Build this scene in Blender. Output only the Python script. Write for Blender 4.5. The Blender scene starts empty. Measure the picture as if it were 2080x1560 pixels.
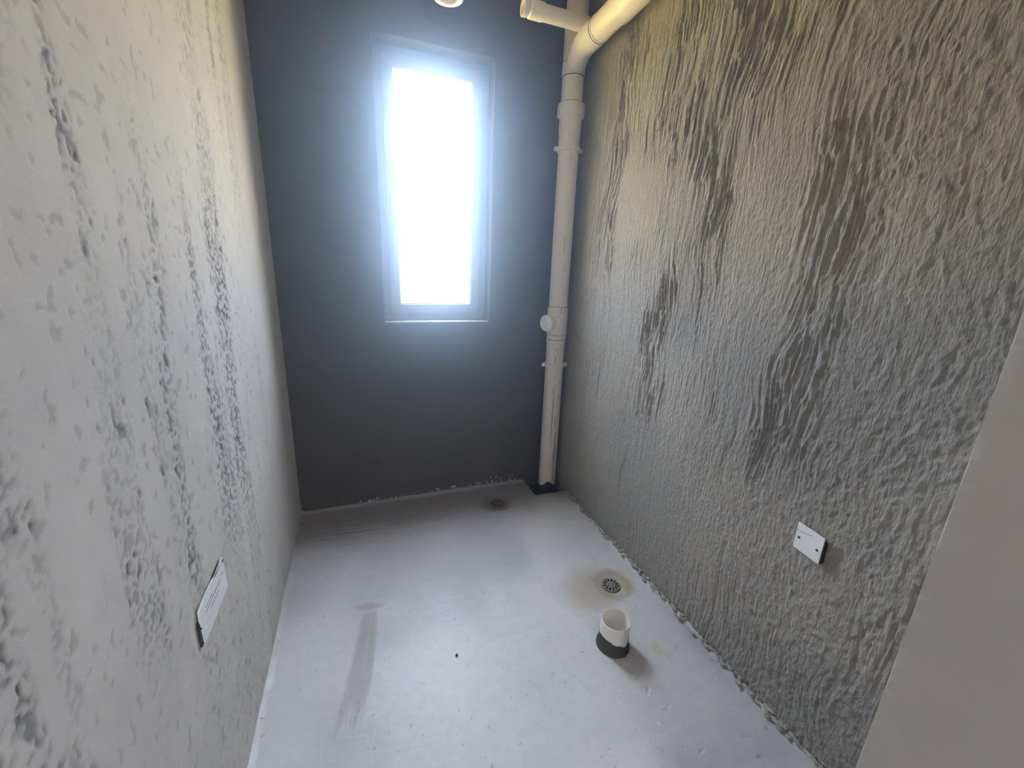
import bpy, bmesh, math
import numpy as np
from mathutils import Vector, Matrix

# ------------------------------------------------------------------ camera, world, sun, exposure
sc = bpy.context.scene
COL = sc.collection
W = 1.6            # room width  (x: 0 left wall .. W right wall)
H = 2.9            # ceiling height
SKY = 7.0          # zenith radiance of the sky
YF = -2.12         # room-side face of the doorway wall (back wall is y = 0)

cam_d = bpy.data.cameras.new('camera')
cam = bpy.data.objects.new('camera', cam_d); COL.objects.link(cam)
cam_d.sensor_fit = 'HORIZONTAL'; cam_d.sensor_width = 36.0; cam_d.lens = 14.483
cam_d.clip_start = 0.01; cam_d.clip_end = 500
right = Vector((0.9386, -0.3431, 0.0366)); down = Vector((-0.0597, -0.2659, -0.9622)); fwd = Vector((0.3398, 0.9009, -0.2700))
mw = Matrix.Identity(4)
for i in range(3):
    mw[i][0] = right[i]; mw[i][1] = -down[i]; mw[i][2] = -fwd[i]
mw[0][3], mw[1][3], mw[2][3] = 0.3769, -2.3731, 1.4113
cam.matrix_world = mw
sc.camera = cam

world = bpy.data.worlds.new('world'); sc.world = world; world.use_nodes = True
wn = world.node_tree; wn.nodes.clear()
# bright, thinly overcast sky: L = Lz (0.45 + 0.55 sin(elevation)), one colour all round
tcw = wn.nodes.new('ShaderNodeTexCoord'); sep = wn.nodes.new('ShaderNodeSeparateXYZ'); wn.links.new(tcw.outputs['Generated'], sep.inputs[0])
law = wn.nodes.new('ShaderNodeMath'); law.operation = 'MULTIPLY_ADD'; law.inputs[1].default_value = 0.55; law.inputs[2].default_value = 0.45
cl = wn.nodes.new('ShaderNodeMath'); cl.operation = 'MAXIMUM'; cl.inputs[1].default_value = 0.0
wn.links.new(sep.outputs['Z'], cl.inputs[0]); wn.links.new(cl.outputs[0], law.inputs[0])
mul = wn.nodes.new('ShaderNodeMath'); mul.operation = 'MULTIPLY'; mul.inputs[1].default_value = SKY
wn.links.new(law.outputs[0], mul.inputs[0])
bg = wn.nodes.new('ShaderNodeBackground'); bg.inputs['Color'].default_value = (0.77, 0.89, 1.15, 1)
wo = wn.nodes.new('ShaderNodeOutputWorld')
wn.links.new(mul.outputs[0], bg.inputs['Strength']); wn.links.new(bg.outputs[0], wo.inputs[0])

sun_d = bpy.data.lights.new('sun', 'SUN'); sun_d.energy = 10.0; sun_d.angle = math.radians(0.6); sun_d.color = (1.0, 0.93, 0.82)
sun = bpy.data.objects.new('sun', sun_d); COL.objects.link(sun)
sun.rotation_euler = Vector((0.25, 0.75, -1.0)).to_track_quat('-Z', 'Y').to_euler()   # comes from behind the house

portal_d = bpy.data.lights.new('window_portal', 'AREA'); portal_d.shape = 'RECTANGLE'
portal_d.size = 0.60; portal_d.size_y = 1.36; portal_d.cycles.is_portal = True
portal = bpy.data.objects.new('window_portal', portal_d); COL.objects.link(portal)
portal.location = (0.811, 0.20, 1.77); portal.rotation_euler = (math.radians(-90), 0, 0)

portal2_d = bpy.data.lights.new('added_opening_portal', 'AREA'); portal2_d.shape = 'RECTANGLE'  # guides sampling through the opening added behind the camera for fill
portal2_d.size = 0.64; portal2_d.size_y = 1.0; portal2_d.cycles.is_portal = True
portal2 = bpy.data.objects.new('added_opening_portal', portal2_d); COL.objects.link(portal2)
portal2.location = (0.80, -5.12, 1.6); portal2.rotation_euler = (math.radians(90), 0, 0)

sc.view_settings.view_transform = 'Standard'; sc.view_settings.look = 'None'
sc.view_settings.gamma = 1.0; sc.view_settings.use_curve_mapping = False
sc.view_settings.exposure = 2.9
sc.cycles.max_bounces = 10; sc.cycles.diffuse_bounces = 6

# ------------------------------------------------------------------ helpers
def vnoise(u, v, seed):
    """smooth value noise in 0..1 on float arrays"""
    rs = np.random.RandomState(seed); n = 256
    tab = rs.rand(n, n)
    iu = np.floor(u).astype(int); iv = np.floor(v).astype(int)
    fu = u - iu; fv = v - iv
    fu = fu * fu * fu * (fu * (fu * 6 - 15) + 10); fv = fv * fv * fv * (fv * (fv * 6 - 15) + 10)
    a = tab[iu % n, iv % n]; b = tab[(iu + 1) % n, iv % n]; c = tab[iu % n, (iv + 1) % n]; d = tab[(iu + 1) % n, (iv + 1) % n]
    return (a * (1 - fu) + b * fu) * (1 - fv) + (c * (1 - fu) + d * fu) * fv

def fbm(u, v, seed, octv=4, gain=0.5):
    r = 0; a = 1; t = 0
    for k in range(octv):
        r = r + a * vnoise(u * 2 ** k + 13.7 * k, v * 2 ** k + 7.1 * k, seed + k); t += a; a *= gain
    return r / t

def sstep(x, a, b):
    t = np.clip((x - a) / (b - a), 0, 1); return t * t * (3 - 2 * t)

def lin(r, g, b):
    f = lambda c: (c / 255 / 12.92) if c / 255 <= 0.04045 else ((c / 255 + 0.055) / 1.055) ** 2.4
    return (f(r), f(g), f(b), 1.0)

def material(name, color, rough=0.8, spec=0.3, attr=False, noise=0.0, nscale=20.0, bump=0.0, bscale=80.0, bdetail=5.0, stretch=(1, 1, 1), metal=0.0, alpha=None):
    m = bpy.data.materials.new(name); m.use_nodes = True
    nt = m.node_tree; b = nt.nodes['Principled BSDF']
    b.inputs['Roughness'].default_value = rough; b.inputs['Specular IOR Level'].default_value = spec; b.inputs['Metallic'].default_value = metal
    tc = nt.nodes.new('ShaderNodeTexCoord'); mp = nt.nodes.new('ShaderNodeMapping'); mp.inputs['Scale'].default_value = stretch
    nt.links.new(tc.outputs['Object'], mp.inputs['Vector'])
    if attr:
        a = nt.nodes.new('ShaderNodeAttribute'); a.attribute_name = 'tone'; src = a.outputs['Color']
    else:
        rgb = nt.nodes.new('ShaderNodeRGB'); rgb.outputs[0].default_value = color; src = rgb.outputs[0]
    if noise > 0:
        n = nt.nodes.new('ShaderNodeTexNoise'); n.inputs['Scale'].default_value = nscale; n.inputs['Detail'].default_value = 6; n.inputs['Roughness'].default_value = 0.6
        nt.links.new(mp.outputs[0], n.inputs['Vector'])
        mr = nt.nodes.new('ShaderNodeMapRange'); mr.inputs['From Min'].default_value = 0.3; mr.inputs['From Max'].default_value = 0.7
        mr.inputs['To Min'].default_value = 1 - noise; mr.inputs['To Max'].default_value = 1 + noise
        nt.links.new(n.outputs[0], mr.inputs[0])
        mx = nt.nodes.new('ShaderNodeMix'); mx.data_type = 'RGBA'; mx.blend_type = 'MULTIPLY'; mx.inputs[0].default_value = 1.0
        nt.links.new(src, mx.inputs[6]); nt.links.new(mr.outputs[0], mx.inputs[7]); src = mx.outputs[2]
    nt.links.new(src, b.inputs['Base Color'])
    if bump > 0:
        n2 = nt.nodes.new('ShaderNodeTexNoise'); n2.inputs['Scale'].default_value = bscale; n2.inputs['Detail'].default_value = bdetail
        nt.links.new(mp.outputs[0], n2.inputs['Vector'])
        bp = nt.nodes.new('ShaderNodeBump'); bp.inputs['Strength'].default_value = 1.0; bp.inputs['Distance'].default_value = bump
        nt.links.new(n2.outputs[0], bp.inputs['Height']); nt.links.new(bp.outputs[0], b.inputs['Normal'])
    return m

def link(name, me, mat, parent=None):
    o = bpy.data.objects.new(name, me); COL.objects.link(o)
    if mat is not None and not me.materials: me.materials.append(mat)
    if parent is not None: o.parent = parent
    return o

def obj(name, bm, mat, parent=None, smooth=False):
    me = bpy.data.meshes.new(name)
    bmesh.ops.recalc_face_normals(bm, faces=bm.faces[:])
    bm.to_mesh(me); bm.free()
    if smooth:
        me.polygons.foreach_set('use_smooth', [True] * len(me.polygons)); 
        try: me.set_sharp_from_angle(angle=math.radians(35))
        except Exception: pass
    return link(name, me, mat, parent)

def tag(o, label=None, cat=None, group=None, kind=None):
    if label: o['label'] = label
    if cat: o['category'] = cat
    if group: o['group'] = group
    if kind: o['kind'] = kind
    return o

def empty(name, loc, label, cat, group=None):
    o = bpy.data.objects.new(name, None); COL.objects.link(o); o.location = loc; o.empty_display_size = 0.05
    return tag(o, label, cat, group)

def struct(o, label=None, cat=None):
    return tag(o, label, cat, kind='structure')

def box(bm, x0, x1, y0, y1, z0, z1):
    v = [bm.verts.new(p) for p in ((x0, y0, z0), (x1, y0, z0), (x1, y1, z0), (x0, y1, z0), (x0, y0, z1), (x1, y0, z1), (x1, y1, z1), (x0, y1, z1))]
    for f in ((0, 3, 2, 1), (4, 5, 6, 7), (0, 1, 5, 4), (1, 2, 6, 5), (2, 3, 7, 6), (3, 0, 4, 7)):
        bm.faces.new([v[i] for i in f])
    return bm

def nbox(*a, bevel=0.0, seg=2):
    bm = bmesh.new(); box(bm, *a)
    if bevel: bmesh.ops.bevel(bm, geom=bm.edges[:], offset=bevel, segments=seg, affect='EDGES', profile=0.5)
    return bm

def frame_of(axis):
    a = Vector(axis).normalized(); t = Vector((0, 0, 1)) if abs(a.z) < 0.9 else Vector((1, 0, 0))
    u = a.cross(t).normalized(); return a, u, a.cross(u).normalized()

def lathe(bm, base, axis, prof, n=40, closed=False):
    """prof = [(t along axis, radius)], swept round the axis; closed joins the last ring to the first"""
    a, u, v = frame_of(axis); base = Vector(base); rings = []
    for t, r in prof:
        if r < 1e-6: rings.append([bm.verts.new(base + a * t)])
        else: rings.append([bm.verts.new(base + a * t + (u * math.cos(2 * math.pi * k / n) + v * math.sin(2 * math.pi * k / n)) * r) for k in range(n)])
    pairs = list(zip(rings[:-1], rings[1:])) + ([(rings[-1], rings[0])] if closed else [])
    for A, B in pairs:
        for k in range(n):
            q = [A[k % len(A)], A[(k + 1) % n % len(A)], B[(k + 1) % n % len(B)], B[k % len(B)]]
            q2 = []
            for w in q:
                if w not in q2: q2.append(w)
            if len(q2) >= 3: bm.faces.new(q2)
    return bm

def tube_path(bm, pts, r, n=32, caps=True):
    pts = [Vector(p) for p in pts]; rings = []; prev = None
    for i, p in enumerate(pts):
        d = (pts[min(i + 1, len(pts) - 1)] - pts[max(i - 1, 0)]).normalized()
        if prev is None:
            _, u, v = frame_of(d)
        else:
            u = (prev - d * prev.dot(d)).normalized(); v = d.cross(u)
        prev = u
        rr = r[i] if isinstance(r, (list, tuple)) else r
        rings.append([bm.verts.new(p + (u * math.cos(2 * math.pi * k / n) + v * math.sin(2 * math.pi * k / n)) * rr) for k in range(n)])
    for A, B in zip(rings[:-1], rings[1:]):
        for k in range(n): bm.faces.new([A[k], A[(k + 1) % n], B[(k + 1) % n], B[k]])
    if caps:
        bm.faces.new(rings[0][::-1]); bm.faces.new(rings[-1])
    return bm

def relief(name, origin, du, dv, nrm, Lu, Lv, nu, nv, height, tone, mat, back=0.2):
    """A plastered slab: a dense relief face of nu x nv cells spanned by du, dv, backed by a slab `back` thick."""
    U, V = np.meshgrid(np.linspace(0, Lu, nu + 1), np.linspace(0, Lv, nv + 1), indexing='ij')
    h = height(U, V)
    o = np.array(origin); du = np.array(du, float); dv = np.array(dv, float); nr = np.array(nrm, float)
    P = o + U[..., None] * du + V[..., None] * dv + h[..., None] * nr
    co = P.reshape(-1, 3)
    idx = np.arange((nu + 1) * (nv + 1)).reshape(nu + 1, nv + 1)
    quads = np.stack([idx[:-1, :-1], idx[1:, :-1], idx[1:, 1:], idx[:-1, 1:]], -1).reshape(-1, 4)
    if np.dot(np.cross(du, dv), nr) < 0: quads = quads[:, ::-1]
    # rim loop down to the back face
    rim = np.concatenate([idx[:, 0], idx[-1, 1:], idx[-2::-1, -1], idx[0, -2:0:-1]])
    rb = co[rim] - ((co[rim] - o) @ nr)[:, None] * nr - back * nr
    nb = len(co); co2 = np.concatenate([co, rb]); m = len(rim); ar = np.arange(m)
    side = np.stack([rim, nb + ar, nb + (ar + 1) % m, rim[(ar + 1) % m]], -1)
    faces_l = np.concatenate([quads, side]).astype(np.int32)
    me = bpy.data.meshes.new(name)
    me.vertices.add(len(co2)); me.vertices.foreach_set('co', co2.astype(np.float32).ravel())
    nq = len(faces_l)
    me.loops.add(nq * 4 + m); me.polygons.add(nq + 1)
    lv = np.concatenate([faces_l.ravel(), (nb + ar[::-1]).astype(np.int32)])
    me.loops.foreach_set('vertex_index', lv.astype(np.int32))
    ls = np.concatenate([np.arange(nq) * 4, [nq * 4]]).astype(np.int32)
    me.polygons.foreach_set('loop_start', ls)
    me.update(calc_edges=True); me.validate()
    sm = np.zeros(len(me.polygons), bool); sm[:len(quads)] = True
    me.polygons.foreach_set('use_smooth', sm)
    col = tone(U, V, h).reshape(-1, 3)
    at = me.attributes.new('tone', 'FLOAT_COLOR', 'POINT')
    full = np.ones((len(me.vertices), 4), np.float32); full[:nb, :3] = col; full[nb:, :3] = col.mean(0)
    at.data.foreach_set('color', full.ravel())
    return link(name, me, mat)

def mixc(c, d, m):
    return c * (1 - m[..., None]) + np.array(d) * m[..., None]

# ------------------------------------------------------------------ materials
M_right = material('rough_cement', None, 0.95, 0.08, attr=True, noise=0.12, nscale=60, bump=0.003, bscale=190, stretch=(1, 1, 0.5))
nt = M_right.node_tree
mp2 = nt.nodes.new('ShaderNodeMapping'); mp2.inputs['Scale'].default_value = (1, 1, 0.10); mp2.inputs['Rotation'].default_value = (math.radians(5), 0, 0)
n3 = nt.nodes.new('ShaderNodeTexNoise'); n3.inputs['Scale'].default_value = 120; n3.inputs['Detail'].default_value = 4; n3.inputs['Distortion'].default_value = 0.6
b2 = nt.nodes.new('ShaderNodeBump'); b2.inputs['Distance'].default_value = 0.005; b2.inputs['Strength'].default_value = 0.8
nt.links.new([n for n in nt.nodes if n.type == 'TEX_COORD'][0].outputs['Object'], mp2.inputs[0]); nt.links.new(mp2.outputs[0], n3.inputs['Vector']); nt.links.new(n3.outputs[0], b2.inputs['Height'])
nt.links.new(b2.outputs[0], [n for n in nt.nodes if n.type == 'BUMP' and n != b2][0].inputs['Normal'])
M_left = material('skim_plaster', None, 0.75, 0.3, attr=True, noise=0.05, nscale=14, bump=0.0006, bscale=160)
M_floor = material('screed_floor', None, 0.42, 0.42, attr=True, noise=0.06, nscale=25, bump=0.0005, bscale=120)
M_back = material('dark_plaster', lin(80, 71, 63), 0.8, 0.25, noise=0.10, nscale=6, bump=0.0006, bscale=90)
M_jamb = material('door_jamb_plaster', lin(190, 183, 174), 0.85, 0.2, noise=0.06, nscale=5, bump=0.0004, bscale=60)
M_ceil = material('ceiling_plaster', lin(205, 202, 196), 0.9, 0.2, noise=0.05, nscale=8)
M_pvc = material('white_pvc', lin(244, 239, 232), 0.38, 0.45, noise=0.03, nscale=30)
M_mortar = material('grey_mortar', lin(84, 84, 82), 0.9, 0.2, noise=0.2, nscale=60, bump=0.001, bscale=150)
M_tar = material('dark_coating', lin(46, 47, 44), 0.6, 0.3, noise=0.2, nscale=50, bump=0.0008, bscale=120)
M_crumb = material('pale_mortar', lin(176, 174, 168), 0.9, 0.2, noise=0.2, nscale=80, bump=0.001, bscale=150)
M_plate = material('white_plastic', lin(248, 248, 248), 0.3, 0.5, noise=0.02, nscale=20)
M_plate_grey = material('scuffed_plastic', lin(232, 234, 236), 0.5, 0.4, noise=0.12, nscale=30, stretch=(1, 0.25, 4))
M_side = material('grey_box_plastic', lin(90, 92, 98), 0.6, 0.3, noise=0.1, nscale=30)
M_shadow_box = material('shadow_dark_plastic', lin(58, 60, 68), 0.6, 0.3, noise=0.1, nscale=30)  # dark colour stands in for the shadow beside the cover plates
M_steel = material('drain_steel', lin(225, 225, 222), 0.35, 0.5, noise=0.12, nscale=90, metal=0.5)
M_black = material('black_hole', lin(8, 8, 7), 0.9, 0.1, noise=0.2, nscale=40)
M_screw = material('screw_steel', lin(120, 120, 120), 0.4, 0.5, noise=0.1, nscale=200, metal=0.8)
M_alu = material('grey_aluminium', lin(118, 120, 120), 0.45, 0.4, noise=0.04, nscale=30)
M_bead = material('pale_gasket', lin(190, 192, 190), 0.5, 0.4, noise=0.04, nscale=30)
M_ink = material('dark_drip', lin(40, 40, 38), 0.7, 0.2, noise=0.2, nscale=100)
M_grass = material('lawn', lin(214, 188, 116), 0.95, 0.1, noise=0.25, nscale=0.8, bump=0.03, bscale=20)

M_glass = bpy.data.materials.new('window_glass'); M_glass.use_nodes = True
nt = M_glass.node_tree; nt.nodes.clear()
out = nt.nodes.new('ShaderNodeOutputMaterial'); tr = nt.nodes.new('ShaderNodeBsdfTransparent'); gl = nt.nodes.new('ShaderNodeBsdfGlossy'); gl.inputs['Roughness'].default_value = 0.02
tr.inputs[0].default_value = (0.96, 0.98, 0.97, 1)
lw = nt.nodes.new('ShaderNodeLayerWeight'); lw.inputs[0].default_value = 0.5
pw = nt.nodes.new('ShaderNodeMath'); pw.operation = 'POWER'; pw.inputs[1].default_value = 5.0; nt.links.new(lw.outputs['Facing'], pw.inputs[0])
fr = nt.nodes.new('ShaderNodeMath'); fr.operation = 'MULTIPLY_ADD'; fr.inputs[1].default_value = 0.95; fr.inputs[2].default_value = 0.04; nt.links.new(pw.outputs[0], fr.inputs[0])
ms = nt.nodes.new('ShaderNodeMixShader')
nt.links.new(fr.outputs[0], ms.inputs[0]); nt.links.new(tr.outputs[0], ms.inputs[1]); nt.links.new(gl.outputs[0], ms.inputs[2]); nt.links.new(ms.outputs[0], out.inputs[0])

# ------------------------------------------------------------------ structure: floor
DR1 = (1.415, -1.039); DR2 = (1.123, -0.221); STUB = (1.241, -1.317)
FL = 2.36
def f_h(U, V):      # U = x, V = -y
    h = 0.004 * (fbm(U * 2.2, V * 2.2, 3, 3) - 0.5) + 0.0012 * (fbm(U * 9, V * 9, 9, 3) - 0.5)
    # trowel arcs: long shallow ridges, strongest near the back wall
    warp = 0.05 * fbm(U * 3, V * 3, 21, 2)
    arcs = vnoise(U * 3.0, (V + warp + 0.12 * (U - 0.8) ** 2) * 95, 31)
    h += 0.0011 * (arcs - 0.5) * (1 - sstep(V, 0.25, 0.55)) + 0.0004 * (arcs - 0.5)
    for (cx, cy), dep, rad in ((DR1, 0.006, 0.13), (DR2, 0.006, 0.12)):
        d = np.hypot(U - cx, V + cy); h -= dep * (1 - sstep(d, 0.04, rad))
        h -= 0.04 * (1 - sstep(d, 0.038, 0.044))
    # recess left open round the soil stack
    e = 0.004 * (vnoise(U * 40, V * 40, 41) - 0.5)
    h -= 0.05 * sstep(U + e, 1.386, 1.394) * (1 - sstep(V + e, 0.197, 0.206))
    # crumbly fillet against the right wall
    edge = W - U
    h += 0.012 * (1 - sstep(edge, 0.0, 0.02 + 0.02 * vnoise(V * 14, V * 0 + 2, 51))) * (0.3 + fbm(U * 60, V * 60, 53, 2)) * sstep(V, 0.2, 0.23)
    h += 0.008 * (1 - sstep(U, 0.0, 0.012 + 0.015 * vnoise(V * 16, V * 0 + 2, 55)))
    h += 0.010 * (1 - sstep(V, 0.0, 0.02 + 0.015 * vnoise(U * 14, U * 0 + 2, 57))) * (1 - sstep(U, 1.36, 1.39))
    h += 0.0016 * (fbm(U * 34, V * 46 + 12 * U, 63, 4) - 0.5) * sstep(U + 0.3 * (fbm(U * 3, V * 3, 64, 2) - 0.5), 0.55, 0.95) * sstep(V, 0.9, 1.2)
    h += 0.0007 * (fbm(U * 18, V * 60, 65, 3) - 0.5)
    h -= 0.0012 * np.exp(-((V - 1.21 - 0.16 * (0.65 - U) - 0.012 * fbm(U * 9, U * 0, 66, 3)) / 0.0025) ** 2) * sstep(U, 0.42, 0.46) * (1 - sstep(U, 0.62, 0.65))
    # chips and pin holes towards the near right
    p = vnoise(U * 70, V * 70, 61); h -= 0.005 * sstep(p, 0.89, 0.97) * (0.12 + 0.75 * sstep(U, 0.9, 1.2) * sstep(V, 1.1, 1.5))
    return h
def f_t(U, V, h):
    base = np.ones(U.shape + (3,)) * np.array(lin(194, 195, 202)[:3])
    n = fbm(U * 4, V * 4, 71, 4); base *= (0.80 + 0.40 * n)[..., None]
    n2 = fbm(U * 1.7 + 4, V * 1.7, 75, 3); base = mixc(base, lin(188, 188, 194)[:3], 0.5 * sstep(n2, 0.5, 0.7))
    base = mixc(base, lin(228, 228, 230)[:3], 0.5 * sstep(fbm(U * 2.2, V * 1.4 + 9, 79, 3), 0.52, 0.7))
    # yellow silt washed round the near drain
    a = np.hypot((U - 1.33) / 0.20, (V - 1.02) / 0.16) + 0.5 * (fbm(U * 9, V * 9, 81, 4) - 0.5)
    base = mixc(base, lin(188, 172, 150)[:3], 0.7 * (1 - sstep(a, 0.35, 1.05)))
    ring = np.hypot(U - DR1[0] - 0.01, V + DR1[1]) + 0.03 * (fbm(U * 20, V * 20, 83, 3) - 0.5)
    base = mixc(base, lin(158, 146, 116)[:3], 0.55 * np.exp(-((ring - 0.075) / 0.022) ** 2))
    a = np.hypot((U - 1.49) / 0.035, (V - 1.07) / 0.07) + 0.8 * (fbm(U * 30, V * 30, 85, 3) - 0.5)
    base = mixc(base, lin(186, 166, 108)[:3], 0.6 * (1 - sstep(a, 0.4, 1.1)))
    a = np.hypot((U - 1.40) / 0.03, (V - 1.40) / 0.04) + 0.9 * (fbm(U * 35, V * 35, 87, 3) - 0.5)
    base = mixc(base, lin(192, 178, 136)[:3], 0.5 * (1 - sstep(a, 0.4, 1.1)))
    # rust round the far drain
    a = np.hypot((U - DR2[0] + 0.01) / 0.12, (V + DR2[1]) / 0.11) + 0.4 * (fbm(U * 14, V * 14, 89, 3) - 0.5)
    base = mixc(base, lin(104, 80, 64)[:3], 0.9 * (1 - sstep(a, 0.45, 1.0)))
    # browner screed along the back wall: dampness, with the sill shadow painted in
    damp_shade = 1 - sstep(V + 0.12 * (fbm(U * 4, V * 4, 91, 3) - 0.5), 0.10, 0.42)
    base = mixc(base, lin(128, 122, 114)[:3], 0.75 * damp_shade)
    # dried brush stroke: starts at a smear, fans out towards the door
    t = (V - 0.83) / 0.50; xc = 0.350 - 0.045 * np.clip(t, 0, 1.2) - 0.04 * np.clip(t, 0, 1.2) ** 2; wid = 0.032 + 0.020 * t
    fine = vnoise((U - xc) / (wid + 1e-3) * 13, V * 3, 93)
    m = (1 - sstep(np.abs(U - xc) / wid, 0.75, 1.1)) * sstep(t, 0.02, 0.12) * (1 - sstep(t + 0.35 * (fine - 0.5), 0.78, 1.02)) * (0.55 + 0.5 * fine)
    base = mixc(base, lin(158, 153, 153)[:3], 0.7 * np.clip(m, 0, 1))
    a = np.hypot((U - 0.35) / 0.075, (V - 0.83 - 0.15 * (U - 0.35)) / 0.022) + 0.6 * (fbm(U * 18, V * 18, 95, 3) - 0.5)
    base = mixc(base, lin(160, 158, 160)[:3], 0.6 * (1 - sstep(a, 0.5, 1.1)))
    # pale crumbly mortar against the walls, dark tone in the recess
    e = 0.02 * (fbm(U * 30, V * 30, 97, 3))
    base = mixc(base, lin(196, 194, 188)[:3], 0.7 * (1 - sstep(np.minimum(W - U, U) + e - 0.012, 0.006, 0.018)) * sstep(fbm(U * 25, V * 25, 99, 2), 0.4, 0.6))
    base = mixc(base, lin(44, 43, 41)[:3], sstep(U, 1.386, 1.394) * (1 - sstep(V, 0.197, 0.206)))
    # specks
    s = vnoise(U * 90, V * 90, 101); base = mixc(base, lin(92, 92, 94)[:3], 0.6 * sstep(s, 0.955, 0.99))
    return base
floor = struct(relief('floor', (0, 0, 0), (1, 0, 0), (0, -1, 0), (0, 0, 1), W, FL, 400, 590, f_h, f_t, M_floor, 0.15))

# ------------------------------------------------------------------ structure: right wall (coarse trowelled cement)
def r_h(U, V):      # U = -y, V = z + 0.12
    V = V - 0.12
    warp = 0.10 * (fbm(U * 2.2, V * 2.6, 7, 2) - 0.5) + 0.007 * (fbm(U * 16, V * 16, 8, 3) - 0.5)
    lean = 0.06 * V * sstep(U, 0.8, 2.0)
    a = U + warp - lean
    rid = lambda n: (1 - np.abs(2 * n - 1)) ** 2
    r1 = rid(vnoise(a * 84, V * 6, 11))
    r2 = rid(vnoise(a * 165 + 5, V * 14, 12))
    r3 = vnoise(a * 40, V * 3.0, 13)
    blob = rid(fbm(U * 36 + warp * 80, V * 24, 14, 3)) + 0.7 * fbm(U * 50 + warp * 60, V * 40, 114, 3)
    grain = vnoise(U * 170, V * 110, 15)
    near = sstep(U + 0.3 * (fbm(U * 3, V * 3, 16, 2) - 0.5), 1.10, 1.80)
    low = 1 - sstep(V, 0.25, 0.75)
    patch = 0.15 + 2.4 * sstep(fbm(U * 4.5, V * 1.8, 17, 3), 0.32, 0.72)
    h = (0.0034 * (r1 - 0.3) + 0.0020 * (r2 - 0.3)) * patch + 0.0014 * (r3 - 0.5)
    h = h * (1 - 0.35 * near) * (1 - 0.55 * low) + 0.0042 * (blob - 0.7) * (0.15 + 0.85 * near) + 0.0016 * (grain - 0.5)
    # deep strokes
    st = vnoise(a * 22, V * 2.5, 18); h -= 0.004 * sstep(st, 0.80, 0.93) * r2
    # a patch smoothed with a float, and the calmer strip beside the stack
    pm = sstep(U, 0.47, 0.53) * (1 - sstep(U, 0.79, 0.84)) * sstep(V, 1.52, 1.57) * (1 - sstep(V, 1.80, 1.95))
    calm = 1 - sstep(U + 0.2 * (fbm(U * 3, V * 2, 19, 2) - 0.5), 0.20, 0.50)
    h *= 1 - 0.85 * pm; h *= 1 - 0.75 * calm
    return 1.25 * h + 0.006 * (fbm(U * 1.6, V * 1.3, 20, 2) - 0.5)
def r_t(U, V, h):
    V = V - 0.12
    base = np.ones(U.shape + (3,)) * np.array(lin(172, 167, 158)[:3])
    base *= (0.82 + 0.36 * fbm(U * 3, V * 2, 23, 4))[..., None]
    base = mixc(base, lin(148, 150, 148)[:3], 0.4 * sstep(fbm(U * 2, V * 2 + 5, 25, 3), 0.45, 0.65))
    return base
wall_right = struct(relief('wall_right', (W, 0, -0.12), (0, -1, 0), (0, 0, 1), (-1, 0, 0), 2.36, H + 0.12, 860, 640, r_h, r_t, M_right))

# ------------------------------------------------------------------ structure: left wall (skim coat with pits)
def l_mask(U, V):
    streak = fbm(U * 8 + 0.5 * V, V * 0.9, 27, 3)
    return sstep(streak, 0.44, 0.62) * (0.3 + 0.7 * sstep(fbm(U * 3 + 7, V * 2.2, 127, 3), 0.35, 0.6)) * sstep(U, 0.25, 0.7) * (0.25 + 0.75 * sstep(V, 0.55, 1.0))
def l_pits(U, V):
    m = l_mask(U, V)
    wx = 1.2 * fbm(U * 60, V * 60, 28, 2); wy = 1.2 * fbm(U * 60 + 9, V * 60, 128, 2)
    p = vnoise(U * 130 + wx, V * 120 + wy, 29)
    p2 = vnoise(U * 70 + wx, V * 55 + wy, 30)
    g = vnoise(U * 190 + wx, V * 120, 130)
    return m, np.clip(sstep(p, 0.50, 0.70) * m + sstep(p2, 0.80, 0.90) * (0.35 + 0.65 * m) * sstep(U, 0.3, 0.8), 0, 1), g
def l_h(U, V):
    m, pit, g = l_pits(U, V)
    h = -0.0036 * pit + 0.006 * (fbm(U * 2.2, V * 1.6, 32, 2) - 0.5)
    return h + 0.0008 * (fbm(U * 30, V * 12, 33, 3) - 0.5) + 0.0012 * (g - 0.5) * m
def l_t(U, V, h):
    base = np.ones(U.shape + (3,)) * np.array(lin(202, 198, 192)[:3])
    base *= (0.88 + 0.24 * fbm(U * 3, V * 2.5, 35, 4))[..., None]
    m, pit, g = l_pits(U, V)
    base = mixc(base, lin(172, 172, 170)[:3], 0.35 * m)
    return mixc(base, lin(105, 107, 105)[:3], 0.85 * pit)      # pit shade painted in, along with grey undercoat where the skim is missing
wall_left = struct(relief('wall_left', (0, 0, -0.12), (0, -1, 0), (0, 0, 1), (1, 0, 0), 2.36, H + 0.12, 700, 680, l_h, l_t, M_left))

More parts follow.
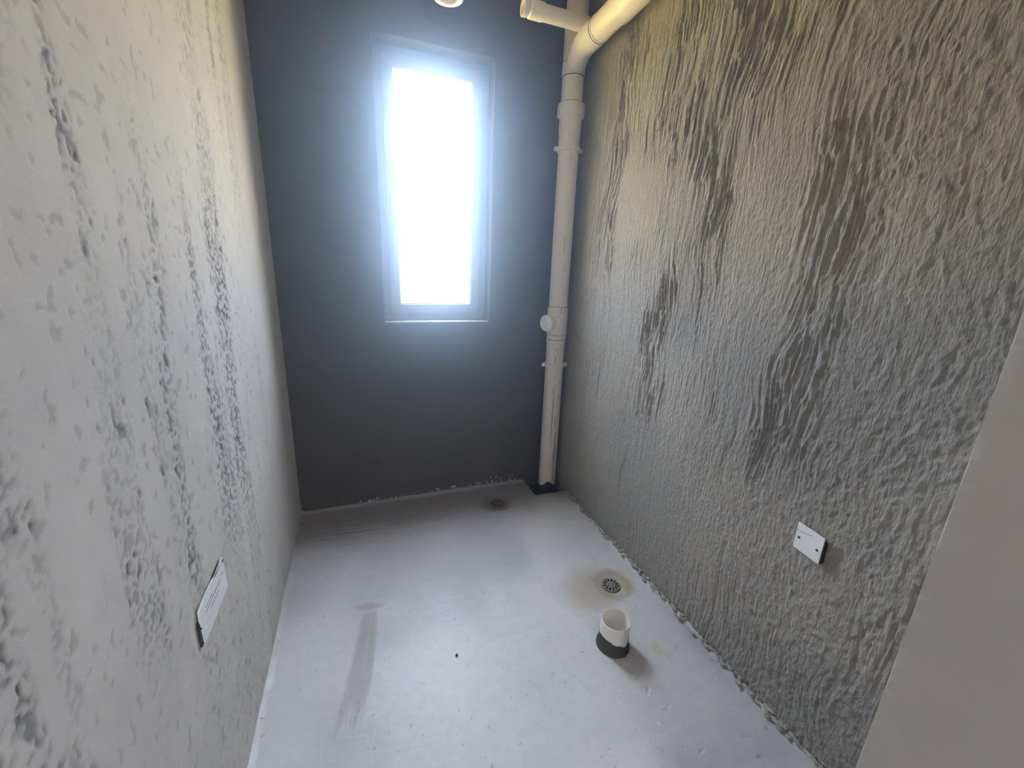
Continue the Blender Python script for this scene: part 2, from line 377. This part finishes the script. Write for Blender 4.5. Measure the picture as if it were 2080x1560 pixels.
# ------------------------------------------------------------------ structure: back wall with the window recess
X0, X1, Z0, Z1 = 0.512, 1.110, 1.098, 2.443; T = 0.24
def back_wall():
    bm = bmesh.new()
    xs = [-0.2, X0, X1, W + 0.2]; zs = [-0.15, Z0, Z1, H]
    F = [[bm.verts.new((x, 0, z)) for z in zs] for x in xs]; B = [[bm.verts.new((x, T, z)) for z in zs] for x in xs]
    for i in range(3):
        for k in range(3):
            if i == 1 and k == 1: continue
            bm.faces.new([F[i][k], F[i + 1][k], F[i + 1][k + 1], F[i][k + 1]])
            bm.faces.new([B[i][k], B[i][k + 1], B[i + 1][k + 1], B[i + 1][k]])
    c = [(1, 1), (2, 1), (2, 2), (1, 2)]
    for a, b in zip(c, c[1:] + c[:1]): bm.faces.new([F[a[0]][a[1]], F[b[0]][b[1]], B[b[0]][b[1]], B[a[0]][a[1]]])
    per = [(0, 0), (1, 0), (2, 0), (3, 0), (3, 1), (3, 2), (3, 3), (2, 3), (1, 3), (0, 3), (0, 2), (0, 1)]
    for a, b in zip(per, per[1:] + per[:1]): bm.faces.new([F[a[0]][a[1]], B[a[0]][a[1]], B[b[0]][b[1]], F[b[0]][b[1]]])
    bm.edges.ensure_lookup_table()
    arr = []
    for a, b in zip(c, c[1:] + c[:1]):
        e = bm.edges.get((F[a[0]][a[1]], F[b[0]][b[1]])); arr.append(e)
    bmesh.ops.bevel(bm, geom=arr, offset=0.005, segments=3, affect='EDGES', profile=0.5)
    return bm
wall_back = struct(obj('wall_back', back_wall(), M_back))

# ------------------------------------------------------------------ structure: doorway wall, ceiling, the passage behind
bm = bmesh.new(); rings = []; nz = 420; zz = np.linspace(-0.15, H, nz)
j1 = fbm(zz * 28, zz * 0, 201, 4) - 0.5; j2 = fbm(zz * 28 + 50, zz * 0 + 3, 203, 4) - 0.5; j3 = fbm(zz * 9, zz * 0 + 5, 205, 3) - 0.5
for z, a, b, c in zip(zz, j1, j2, j3):
    rings.append([bm.verts.new(p) for p in ((W + 0.2, YF - 0.24, z), (W + 0.2, YF, z), (1.1125 + 0.004 * a, YF + 0.001 * c, z), (1.1112 + 0.003 * b, YF - 0.0025 + 0.003 * a, z), (1.111 + 0.002 * c, YF - 0.020, z), (1.111 + 0.001 * c, YF - 0.10, z), (1.111, YF - 0.24, z))])
for A, B in zip(rings[:-1], rings[1:]):
    for k in range(7): bm.faces.new([A[k], A[(k + 1) % 7], B[(k + 1) % 7], B[k]])
bm.faces.new(rings[0][::-1]); bm.faces.new(rings[-1])
wall_front = struct(obj('wall_front', bm, M_jamb, smooth=True))
obj('door_header', nbox(-0.2, 1.111, YF - 0.24, YF, 2.2, H), M_jamb, wall_front)
bm = bmesh.new(); box(bm, -0.2, W + 0.2, -2.36, T, H, H + 0.2)
box(bm, -0.2, 2.6, -5.0, -2.36, H, H + 0.2)
struct(obj('ceiling', bm, M_ceil))
bm = bmesh.new(); box(bm, -0.2, 2.6, -5.0, -2.36, -0.15, -0.002)
struct(obj('floor_passage', bm, M_jamb))
bm = bmesh.new(); box(bm, -0.2, 0.0, -5.0, -2.36, -0.15, H); box(bm, -0.2, 0.48, -5.2, -5.0, -0.15, H + 0.2); box(bm, 1.12, 2.6, -5.2, -5.0, -0.15, H + 0.2); box(bm, 0.48, 1.12, -5.2, -5.0, -0.15, 1.1); box(bm, 0.48, 1.12, -5.2, -5.0, 2.1, H + 0.2); box(bm, 2.4, 2.6, -5.0, -2.36, -0.15, H); box(bm, W + 0.2, 2.6, -2.36, -2.16, -0.15, H)  # unseen opening in the rear wall is added to bring in fill daylight
struct(obj('wall_passage', bm, M_jamb))

# ------------------------------------------------------------------ window
win = bpy.data.objects.new('window_1', None); COL.objects.link(win); win.location = ((X0 + X1) / 2, 0.09, Z0)
struct(win)
def ring_frame(x0, x1, z0, z1, w, y0, y1, bev=0.0025):
    bm = bmesh.new()
    o = [(x0, z0), (x1, z0), (x1, z1), (x0, z1)]; i = [(x0 + w, z0 + w), (x1 - w, z0 + w), (x1 - w, z1 - w), (x0 + w, z1 - w)]
    V = {}
    for n, pts in (('o', o), ('i', i)):
        for y in (y0, y1):
            V[n, y] = [bm.verts.new((p[0], y, p[1])) for p in pts]
    for k in range(4):
        j = (k + 1) % 4
        bm.faces.new([V['o', y0][k], V['o', y0][j], V['i', y0][j], V['i', y0][k]])
        bm.faces.new([V['o', y1][k], V['i', y1][k], V['i', y1][j], V['o', y1][j]])
        bm.faces.new([V['o', y0][k], V['o', y1][k], V['o', y1][j], V['o', y0][j]])
        bm.faces.new([V['i', y0][k], V['i', y0][j], V['i', y1][j], V['i', y1][k]])
    if bev: bmesh.ops.bevel(bm, geom=bm.edges[:], offset=bev, segments=2, affect='EDGES', profile=0.5)
    return bm
def wobj(name, bm, mat, parent):
    o = obj(name, bm, mat, parent)
    loc = Vector((0, 0, 0)); q = parent
    while q is not None: loc += q.location; q = q.parent
    for v in o.data.vertices: v.co -= loc
    return o
wobj('outer_frame', ring_frame(X0 + 0.001, X1 - 0.001, Z0 + 0.001, Z1 - 0.001, 0.045, 0.09, 0.16), M_alu, win)
sash = wobj('sash', ring_frame(X0 + 0.038, X1 - 0.038, Z0 + 0.038, Z1 - 0.038, 0.056, 0.078, 0.14), M_alu, win)
wobj('glazing_bead', ring_frame(X0 + 0.092, X1 - 0.092, Z0 + 0.092, Z1 - 0.092, 0.009, 0.086, 0.125, 0.002), M_bead, sash)
wobj('pane', nbox(X0 + 0.094, X1 - 0.094, 0.104, 0.112, Z0 + 0.094, Z1 - 0.094), M_glass, sash)
h = wobj('handle', nbox(0.570, 0.592, 0.066, 0.079, 1.66, 1.76, bevel=0.003), M_alu, sash)
bm = bmesh.new(); tube_path(bm, [(0.581, 0.068, 1.745), (0.581, 0.045, 1.745), (0.583, 0.038, 1.735), (0.584, 0.037, 1.70), (0.584, 0.038, 1.655)], [0.008, 0.008, 0.009, 0.008, 0.006], 12)
wobj('lever', bm, M_bead, h)
# pale slab on the recess bottom, its lit look put into the colour
struct(obj('sill_lit_slab', nbox(X0 + 0.002, X1 - 0.002, 0.006, 0.092, Z0 - 0.002, Z0 + 0.004, bevel=0.002), M_crumb, wall_back))

# ------------------------------------------------------------------ outdoors: lawn behind the house wall
bm = bmesh.new(); box(bm, -30, 30, T + 0.02, 60, -0.9, -0.5)
lawn = struct(obj('ground_outside', bm, M_grass))

# ------------------------------------------------------------------ soil stack in the corner
PX, PY, PR = 1.512, -0.102, 0.056
stack = empty('soil_stack', (PX, PY, -0.05), 'tall white plastic soil pipe standing in the back right corner', 'pipe')
def sobj(name, bm, mat, parent=None, smooth=True):
    p = parent or stack
    o = obj(name, bm, mat, p, smooth)
    loc = Vector((0, 0, 0)); q = p
    while q is not None: loc += q.location; q = q.parent
    o.data.transform(Matrix.Translation(-loc))
    return o
def vl(prof, n=48, closed=False):
    bm = bmesh.new(); lathe(bm, (PX, PY, 0), (0, 0, 1), prof, n, closed); return bm
sobj('lower_pipe', vl([(-0.045, 0), (-0.045, PR), (1.03, PR), (1.03, 0)]), M_pvc)
# inspection tee with its screwed cap
R1 = PR + 0.0045
tee = sobj('inspection_tee', vl([(0.985, PR), (0.986, R1 + .001), (1.002, R1 + .001), (1.003, R1 - .001), (1.030, R1), (1.032, R1 + .0012), (1.19, R1 + .0012), (1.199, R1), (1.2, PR)]), M_pvc)
cax = Vector((-0.93, -0.37, 0)).normalized()
bm = bmesh.new(); lathe(bm, Vector((PX, PY, 1.105)), cax, [(0.03, 0.0), (0.03, 0.042), (0.078, 0.042), (0.079, 0.049), (0.098, 0.049), (0.102, 0.045), (0.102, 0.0)], 36)
cap = sobj('cap', bm, M_pvc, tee)
bm = bmesh.new()
u_ = cax.cross(Vector((0, 0, 1)))
for a in (0, 1):
    d1 = (u_ if a else Vector((0, 0, 1)))
    c = Vector((PX, PY, 1.105)) + cax * 0.104
    d2 = cax.cross(d1)
    vs = []
    for s in (-1, 1):
        for t_ in (-1, 1):
            for q in (-0.004, 0.004):
                vs.append(bm.verts.new(c + d1 * 0.030 * s + d2 * 0.0045 * t_ + cax * q))
    bmesh.ops.convex_hull(bm, input=vs)
sobj('cap_grip', bm, M_pvc, cap, False)
sobj('middle_pipe', vl([(1.19, 0), (1.19, PR), (2.20, PR), (2.20, 0)]), M_pvc)
# expansion socket
sobj('expansion_socket', vl([(2.03, PR), (2.035, PR + .002), (2.12, PR + .002), (2.14, PR + .005), (2.20, PR + .005), (2.203, PR + .016), (2.208, PR + .018), (2.244, PR + .018), (2.262, PR + .015), (2.266, PR + .002), (2.27, PR)]), M_pvc)
sobj('upper_pipe', vl([(2.25, 0), (2.25, PR + .0005), (2.9, PR + .0005), (2.9, 0)]), M_pvc)
# sanitary tee: body plus branch sweeping towards the camera side
BZ = 2.492
bm = vl([(2.385, PR), (2.386, PR + .004), (2.45, PR + .004), (2.455, PR + .002), (2.60, PR + .002), (2.605, PR + .004), (2.655, PR + .004), (2.656, PR)])
stee = sobj('sanitary_tee', bm, M_pvc)
bm = bmesh.new()
pts = [(PX, PY + 0.0, BZ - 0.085), (PX - .001, PY - 0.025, BZ - 0.055), (PX - .003, PY - 0.06, BZ - 0.022), (PX - .005, PY - 0.10, BZ - 0.004), (PX - .007, PY - 0.15, BZ), (PX - 0.010, PY - 0.27, BZ)]
tube_path(bm, pts, [PR * 0.8, PR * 0.92, PR * 0.99, PR + .001, PR + .003, PR + .003], 40)
br = sobj('branch', bm, M_pvc, stee)
by = PY - 0.26
bm = bmesh.new(); lathe(bm, (PX - 0.010, by, BZ), (-0.02, -1, 0.0), [(0, 0), (0, PR), (0.75, PR), (0.75, 0)], 40)
sobj('branch_pipe', bm, M_pvc)
bm = bmesh.new(); lathe(bm, (PX - 0.010, by, BZ), (-0.02, -1, 0.0), [(0.17, PR), (0.171, PR + .005), (0.185, PR + .006), (0.198, PR + .003), (0.205, PR + .006), (0.225, PR + .005), (0.40, PR + .004), (0.401, PR)], 40)
sobj('branch_coupling', bm, M_pvc)
bm = bmesh.new(); lathe(bm, (PX - 0.010, by + 0.005, BZ), (-0.02, -1, 0.0), [(0.0, PR), (0.0, PR + .004), (0.004, PR + .004), (0.004, PR)], 40)
sobj('seam_ring', bm, M_side, stee)
# small waste pipe running left off the branch
SY, SZ, SR = -0.255, 2.553, 0.033
bm = bmesh.new(); lathe(bm, (PX - 0.02, SY, SZ - .004), (-1, 0, 0.012), [(0, 0), (0, SR), (0.235, SR), (0.236, SR + .004), (0.300, SR + .004), (0.304, SR), (0.304, 0)], 32)
side = sobj('waste_pipe', bm, M_pvc)
bm = bmesh.new(); lathe(bm, (PX - 0.325, SY, SZ), (-1, 0, 0), [(0, 0.022), (0, SR - .004), (0.012, SR + .003), (0.028, SR + .003), (0.028, SR - .006), (0.006, SR - .006), (0.006, 0.0)], 32)
sobj('open_end', bm, M_pvc, side)
bm = bmesh.new(); tube_path(bm, [(PX - 0.29, SY, SZ), (PX - 0.33, SY, SZ)], 0.020, 20)
sobj('spigot', bm, M_pvc, side)
for z, r in ((1.1995, R1 + .0003), (1.031, R1 + .0016), (1.0025, R1 + .0014), (2.2665, PR + .006), (2.386, PR + .0042), (2.452, PR + .0042)):
    sobj('joint_line', vl([(z - .0011, PR), (z - .0011, r + .0003), (z + .0011, r + .0003), (z + .0011, PR)]), M_side)
# clamps with lugs
for z in (0.841, 2.047):
    bm = vl([(z - .012, PR), (z - .012, PR + .007), (z - .010, PR + .009), (z + .010, PR + .009), (z + .012, PR + .007), (z + .012, PR)])
    cl = sobj('clamp', bm, M_pvc)
    for s in (-1, 1):
        ax = Vector((0.90, -0.15, 0)).normalized() * s
        bm = bmesh.new(); c = Vector((PX, PY, z)) + ax * (PR + 0.013)
        t_ = Vector((-ax.y, ax.x, 0)); vs = []
        for a in (-1, 1):
            for b in (-1, 1):
                for d in (-1, 1): vs.append(bm.verts.new(c + ax * 0.013 * a + t_ * 0.007 * b + Vector((0, 0, 0.011 * d))))
        bmesh.ops.convex_hull(bm, input=vs)
        bmesh.ops.bevel(bm, geom=bm.edges[:], offset=0.002, segments=1, affect='EDGES')
        sobj('lug', bm, M_pvc, cl, False)
# dark coating smeared round the foot, with a ragged top
def ragged_coat(cx, cy, r, z0, tops, n=96):
    bm = bmesh.new(); lo = []; hi = []; hi2 = []
    for k in range(n):
        a = 2 * math.pi * k / n; zt = tops(a); c, s = math.cos(a), math.sin(a)
        lo.append(bm.verts.new((cx + (r + .003) * c, cy + (r + .003) * s, z0)))
        hi.append(bm.verts.new((cx + (r + .0018) * c, cy + (r + .0018) * s, zt - 0.001)))
        hi2.append(bm.verts.new((cx + (r - .001) * c, cy + (r - .001) * s, zt)))
    for k in range(n):
        j = (k + 1) % n
        bm.faces.new([lo[k], lo[j], hi[j], hi[k]]); bm.faces.new([hi[k], hi[j], hi2[j], hi2[k]])
    return bm
def foot_top(a):
    d = (a - math.radians(255) + math.pi) % (2 * math.pi) - math.pi
    return 0.012 + 0.040 * math.exp(-(d / 0.62) ** 2) + 0.004 * math.sin(17 * a) + 0.003 * math.sin(41 * a + 1)
sobj('foot_coating', ragged_coat(PX, PY, PR, -0.048, foot_top), M_tar)
# dark drips on the pipe
def drip(a_deg, z0, z1, w, r, wob=0.0):
    bm = bmesh.new(); n = 14; L = []; Rr = []
    for k in range(n + 1):
        t = k / n; z = z0 + (z1 - z0) * t
        a = math.radians(a_deg) + wob * math.sin(t * 5 + a_deg) ; ww = w * (0.35 + 0.65 * math.sin(math.pi * min(1, t * 0.8 + 0.15)))
        for s, lst in ((-1, L), (1, Rr)):
            aa = a + s * ww / 2 / r
            lst.append(bm.verts.new((PX + (r + .0006) * math.cos(aa), PY + (r + .0006) * math.sin(aa), z)))
    for k in range(n): bm.faces.new([L[k], Rr[k], Rr[k + 1], L[k + 1]])
    return bm
for a, z0, z1, w, wob in ((253, 0.72, 0.30, .0035, .03), (244, .70, .655, .003, .0), (272, .52, .43, .0025, .02), (283, .40, .02, .005, .02), (278, .28, .20, .003, .02), (262, .18, .165, .002, 0),
                          (248, .905, .855, .004, 0), (254, .955, .935, .003, 0), (238, .915, .905, .004, 0), (252, .775, .768, .004, 0)):
    sobj('drip', drip(a, z0, z1, w, PR, wob), M_ink)
for a, z0, z1, w in ((262, 1.196, 1.160, .004), (250, 1.150, 1.138, .003)):
    sobj('drip', drip(a, z0, z1, w, R1 + .0012), M_ink)
for a, z0, z1 in ((256, 1.60, 1.50), (268, 1.44, 1.40), (262, 2.02, 1.98)):
    sobj('drip', drip(a, z0, z1, .002, PR), M_ink)

# ------------------------------------------------------------------ pipe stub hanging from the slab above
CS = (0.80, -0.335)
cst = empty('ceiling_pipe_stub', (CS[0], CS[1], 2.47), 'short white pipe socket hanging from the ceiling above the window', 'pipe')
bm = bmesh.new(); lathe(bm, (0, 0, 0), (0, 0, 1), [(0.03, 0.0), (0.03, 0.038), (0.004, 0.040), (0.0, 0.044), (0.0, 0.060), (0.004, 0.063), (0.05, 0.063), (0.054, 0.056), (0.43, 0.056), (0.43, 0.0)], 44)
obj('socket', bm, M_pvc, cst, True)
bm = bmesh.new(); lathe(bm, (0, 0, 0), (0, 0, 1), [(0.008, 0.0), (0.008, 0.030), (0.012, 0.034), (0.028, 0.034)], 36)
obj('plug', bm, M_crumb, cst, True)

# ------------------------------------------------------------------ toilet outlet standing in the floor
st = empty('toilet_outlet_pipe', (STUB[0], STUB[1], -0.02), 'short open white pipe stub standing up from the floor, dark coating round its foot', 'pipe')
bm = bmesh.new(); lathe(bm, (0, 0, 0.02), (0, 0, 1), [(-0.02, 0.0555), (0.117, 0.0555), (0.1195, 0.0545), (0.1195, 0.0520), (0.117, 0.0512), (-0.02, 0.0512)], 64, closed=True)
o = obj('pipe', bm, M_pvc, st, True)
bm = bmesh.new(); lathe(bm, (0, 0, 0.02), (0, 0, 1), [(0.006, 0.0), (0.006, 0.0511)], 40); obj('pipe_bottom', bm, M_crumb, st)
def stub_top(a):
    d = (a - math.radians(283) + math.pi) % (2 * math.pi) - math.pi
    return 0.02 + 0.052 - 0.016 * math.exp(-(d / 0.35) ** 2) + 0.012 * math.exp(-((abs(d) - 1.6) / 0.5) ** 2) + 0.0025 * math.sin(7 * a) + 0.0012 * math.sin(23 * a)
obj('coating', ragged_coat(0, 0, 0.0555, 0.015, stub_top), M_mortar, st)
bm = bmesh.new(); lathe(bm, (0, 0, 0.02), (0, 0, 1), [(-0.004, 0.066), (0.010, 0.0635), (0.014, 0.0605), (0.016, 0.057)], 48)
obj('mortar_collar', bm, M_mortar, st, True)

# ------------------------------------------------------------------ floor drains
M_silt = material('silted_rim', lin(150, 142, 122), 0.8, 0.2, noise=0.2, nscale=90)
M_rust = material('rusty_rim', lin(92, 74, 62), 0.8, 0.2, noise=0.25, nscale=90)
M_old_steel = material('stained_steel', lin(158, 146, 138), 0.35, 0.5, noise=0.25, nscale=120, metal=0.6)
def drain(loc, r, label, rot, rim, steel):
    d = empty('floor_drain', (loc[0], loc[1], -0.0035), label, 'drain', 'round slotted floor drains'); d.rotation_euler.z = rot
    bm = bmesh.new(); lathe(bm, (0, 0, 0), (0, 0, 1), [(-0.004, r), (0.001, r), (0.0035, r - .003), (0.0035, r - .007), (0.001, r - .009), (-0.004, r - .009)], 48, closed=True)
    obj('rim', bm, rim, d, True)
    bm = bmesh.new(); n = 12
    for k in range(n):
        a = 2 * math.pi * k / n; c, s = math.cos(a), math.sin(a); w0, w1 = 0.0014, 0.0021; vs = []
        for rr, w in ((r * 0.36, w0), (r - 0.007, w1)):
            for t in (-1, 1):
                for z in (-0.001, 0.003): vs.append(bm.verts.new((c * rr - s * w * t, s * rr + c * w * t, z)))
        bmesh.ops.convex_hull(bm, input=vs)
    lathe(bm, (0, 0, 0), (0, 0, 1), [(-0.001, r * .42), (0.003, r * .42), (0.003, r * .34), (-0.001, r * .34)], 28, closed=True)
    obj('grate', bm, steel, d)
    bm = bmesh.new()
    for a in (0.4, 1.45, 2.5):
        c, s = math.cos(a), math.sin(a); vs = []
        for rr in (-r * .3, r * .3):
            for t in (-1, 1):
                for z in (-0.001, 0.003): vs.append(bm.verts.new((c * rr - s * .0013 * t, s * rr + c * .0013 * t, z)))
        bmesh.ops.convex_hull(bm, input=vs)
    obj('hub', bm, steel, d)
    bm = bmesh.new(); lathe(bm, (0, 0, 0), (0, 0, 1), [(-0.024, 0.0), (-0.024, r - .003), (0.0, r - .003)], 40)
    obj('sump', bm, M_black, d)
    return d
drain(DR1, 0.044, 'round metal floor drain with yellow staining beside the pipe stub', 0.1, M_silt, M_steel)
drain(DR2, 0.042, 'round metal floor drain with rusty ring by the back wall', 0.35, M_rust, M_old_steel)

# ------------------------------------------------------------------ cover plates
pl = empty('blank_cover_plate', (W, -1.701, 0.6615), 'square white blank plate with two screws on the rough right wall', 'switch plate')
obj('box', nbox(-0.0095, 0.02, -0.0424, 0.0415, -0.0424, 0.026), M_shadow_box, pl)  # box sides coloured dark to carry the plate's cast shadow
obj('plate', nbox(-0.013, -0.009, -0.043, 0.043, -0.043, 0.043, bevel=0.0012), M_plate, pl)
pl.rotation_euler.z = math.radians(-8)
for yy in (0.030, -0.030):
    bm = bmesh.new(); lathe(bm, (-0.0125, yy, -0.003 if yy > 0 else -0.004), (-1, 0, 0), [(0, 0.0042), (0.0012, 0.0040), (0.0014, 0.0), ], 16)
    s = obj('screw', bm, M_screw, pl, True)
    obj('slot', nbox(-0.0145, -0.0136, yy - 0.0035, yy + 0.0035, -0.0045, -0.0033), M_black, s)
bm = bmesh.new(); tube_path(bm, [(-0.0132, 0.0435, 0.017), (-0.0134, 0.030, 0.0195), (-0.0134, 0.015, 0.021), (-0.0134, 0.0, 0.0255), (-0.0133, -0.012, 0.031)], 0.00045, 6)
obj('hair', bm, M_ink, pl)

# left wall: scuffed double plate, ragged where plaster laps its edges
ol = [(-1.272, 0.664), (-1.268, 0.642), (-1.269, 0.570), (-1.365, 0.568), (-1.449, 0.569), (-1.451, 0.606), (-1.431, 0.608), (-1.451, 0.614), (-1.450, 0.655), (-1.432, 0.657), (-1.395, 0.660), (-1.357, 0.659), (-1.330, 0.655), (-1.292, 0.658)]
lp = empty('double_cover_plate', (0, -1.36, 0.614), 'wide scuffed white plate on the smooth left wall near the floor', 'switch plate')
bm = bmesh.new()
A = [bm.verts.new((0.0075, y + 1.36, z - 0.614)) for y, z in ol]; B = [bm.verts.new((0.003, y + 1.36, z - 0.614)) for y, z in ol]
bm.faces.new(A); bm.faces.new(B[::-1])
for k in range(len(ol)): j = (k + 1) % len(ol); bm.faces.new([A[k], B[k], B[j], A[j]])
bmesh.ops.triangulate(bm, faces=[f for f in bm.faces if len(f.verts) > 4])
obj('plate', bm, M_plate_grey, lp)
obj('box', nbox(-0.03, 0.0045, -0.099, 0.084, -0.046, 0.010), M_shadow_box, lp)  # dark slab added for the shadow and gap at the near edge
bm = bmesh.new(); lathe(bm, (0.0073, 0.086, 0.040), (1, 0, 0), [(0, 0.005), (0.0012, 0.0045), (0.0014, 0.0)], 14); obj('screw', bm, M_screw, lp, True)
for y0, y1, z in ((0.05, -0.06, 0.010), (0.03, -0.03, -0.004), (-0.01, -0.055, 0.020), (0.075, 0.066, 0.013)):
    bm = bmesh.new(); tube_path(bm, [(0.0076, y0, z), (0.0077, (y0 + y1) / 2, z + .002), (0.0076, y1, z + .001)], 0.0007, 6); obj('scratch', bm, M_side, lp)

# ------------------------------------------------------------------ bits lying about
rs = np.random.RandomState(5)
def lump(bm, c, r, rs, sq=(1, 1, 1)):
    g = bmesh.ops.create_icosphere(bm, subdivisions=1, radius=1.0)
    for v in g['verts']:
        k = r * (0.75 + 0.5 * rs.rand()); v.co = Vector((c[0] + v.co.x * k * sq[0], c[1] + v.co.y * k * sq[1], c[2] + v.co.z * k * sq[2]))
bm = bmesh.new(); lump(bm, (0, 0, 0.003), 0.006, rs)
pb = obj('pebble', bm, M_tar); pb.location = (0.648, -1.176, 0.0); tag(pb, 'small dark pebble lying in the middle of the floor', 'pebble')
bm = bmesh.new()
for k in range(260):
    y = -0.25 - 1.85 * rs.rand(); lump(bm, (W - 0.006 - 0.02 * rs.rand() ** 2, y, 0.008 + 0.012 * rs.rand()), 0.003 + 0.007 * rs.rand() ** 2, rs, (1, 1.6, 0.8))
o = obj('mortar_crumbs', bm, M_crumb, floor); o['kind'] = 'stuff'
bm = bmesh.new()
for k in range(150):
    x = 0.28 + 1.08 * rs.rand() ** 0.7; z = 0.008 + 0.055 * rs.rand() ** 1.8 * (x / 1.3); lump(bm, (x, -0.001, z), 0.002 + 0.005 * rs.rand() ** 2, rs, (0.8, 0.5, 1.5))
o = obj('mortar_splashes', bm, M_crumb, wall_back); o['kind'] = 'stuff'

# ------------------------------------------------------------------ scattering volume added to imitate lens glare round the window
M_glow = bpy.data.materials.new('glow_scatter'); M_glow.use_nodes = True
nt = M_glow.node_tree; nt.nodes.clear()
out = nt.nodes.new('ShaderNodeOutputMaterial'); vs_ = nt.nodes.new('ShaderNodeVolumeScatter')
vs_.inputs['Density'].default_value = 0.12; vs_.inputs['Anisotropy'].default_value = 0.9; vs_.inputs['Color'].default_value = (0.66, 0.83, 1.0, 1)
nt.links.new(vs_.outputs[0], out.inputs['Volume'])
hz = obj('glow_haze', nbox(0.01, W - 0.01, -2.5, -0.01, 0.03, H - 0.01), M_glow)
tag(hz, 'added scattering volume giving the glow round the window', 'glow_haze', kind='stuff')
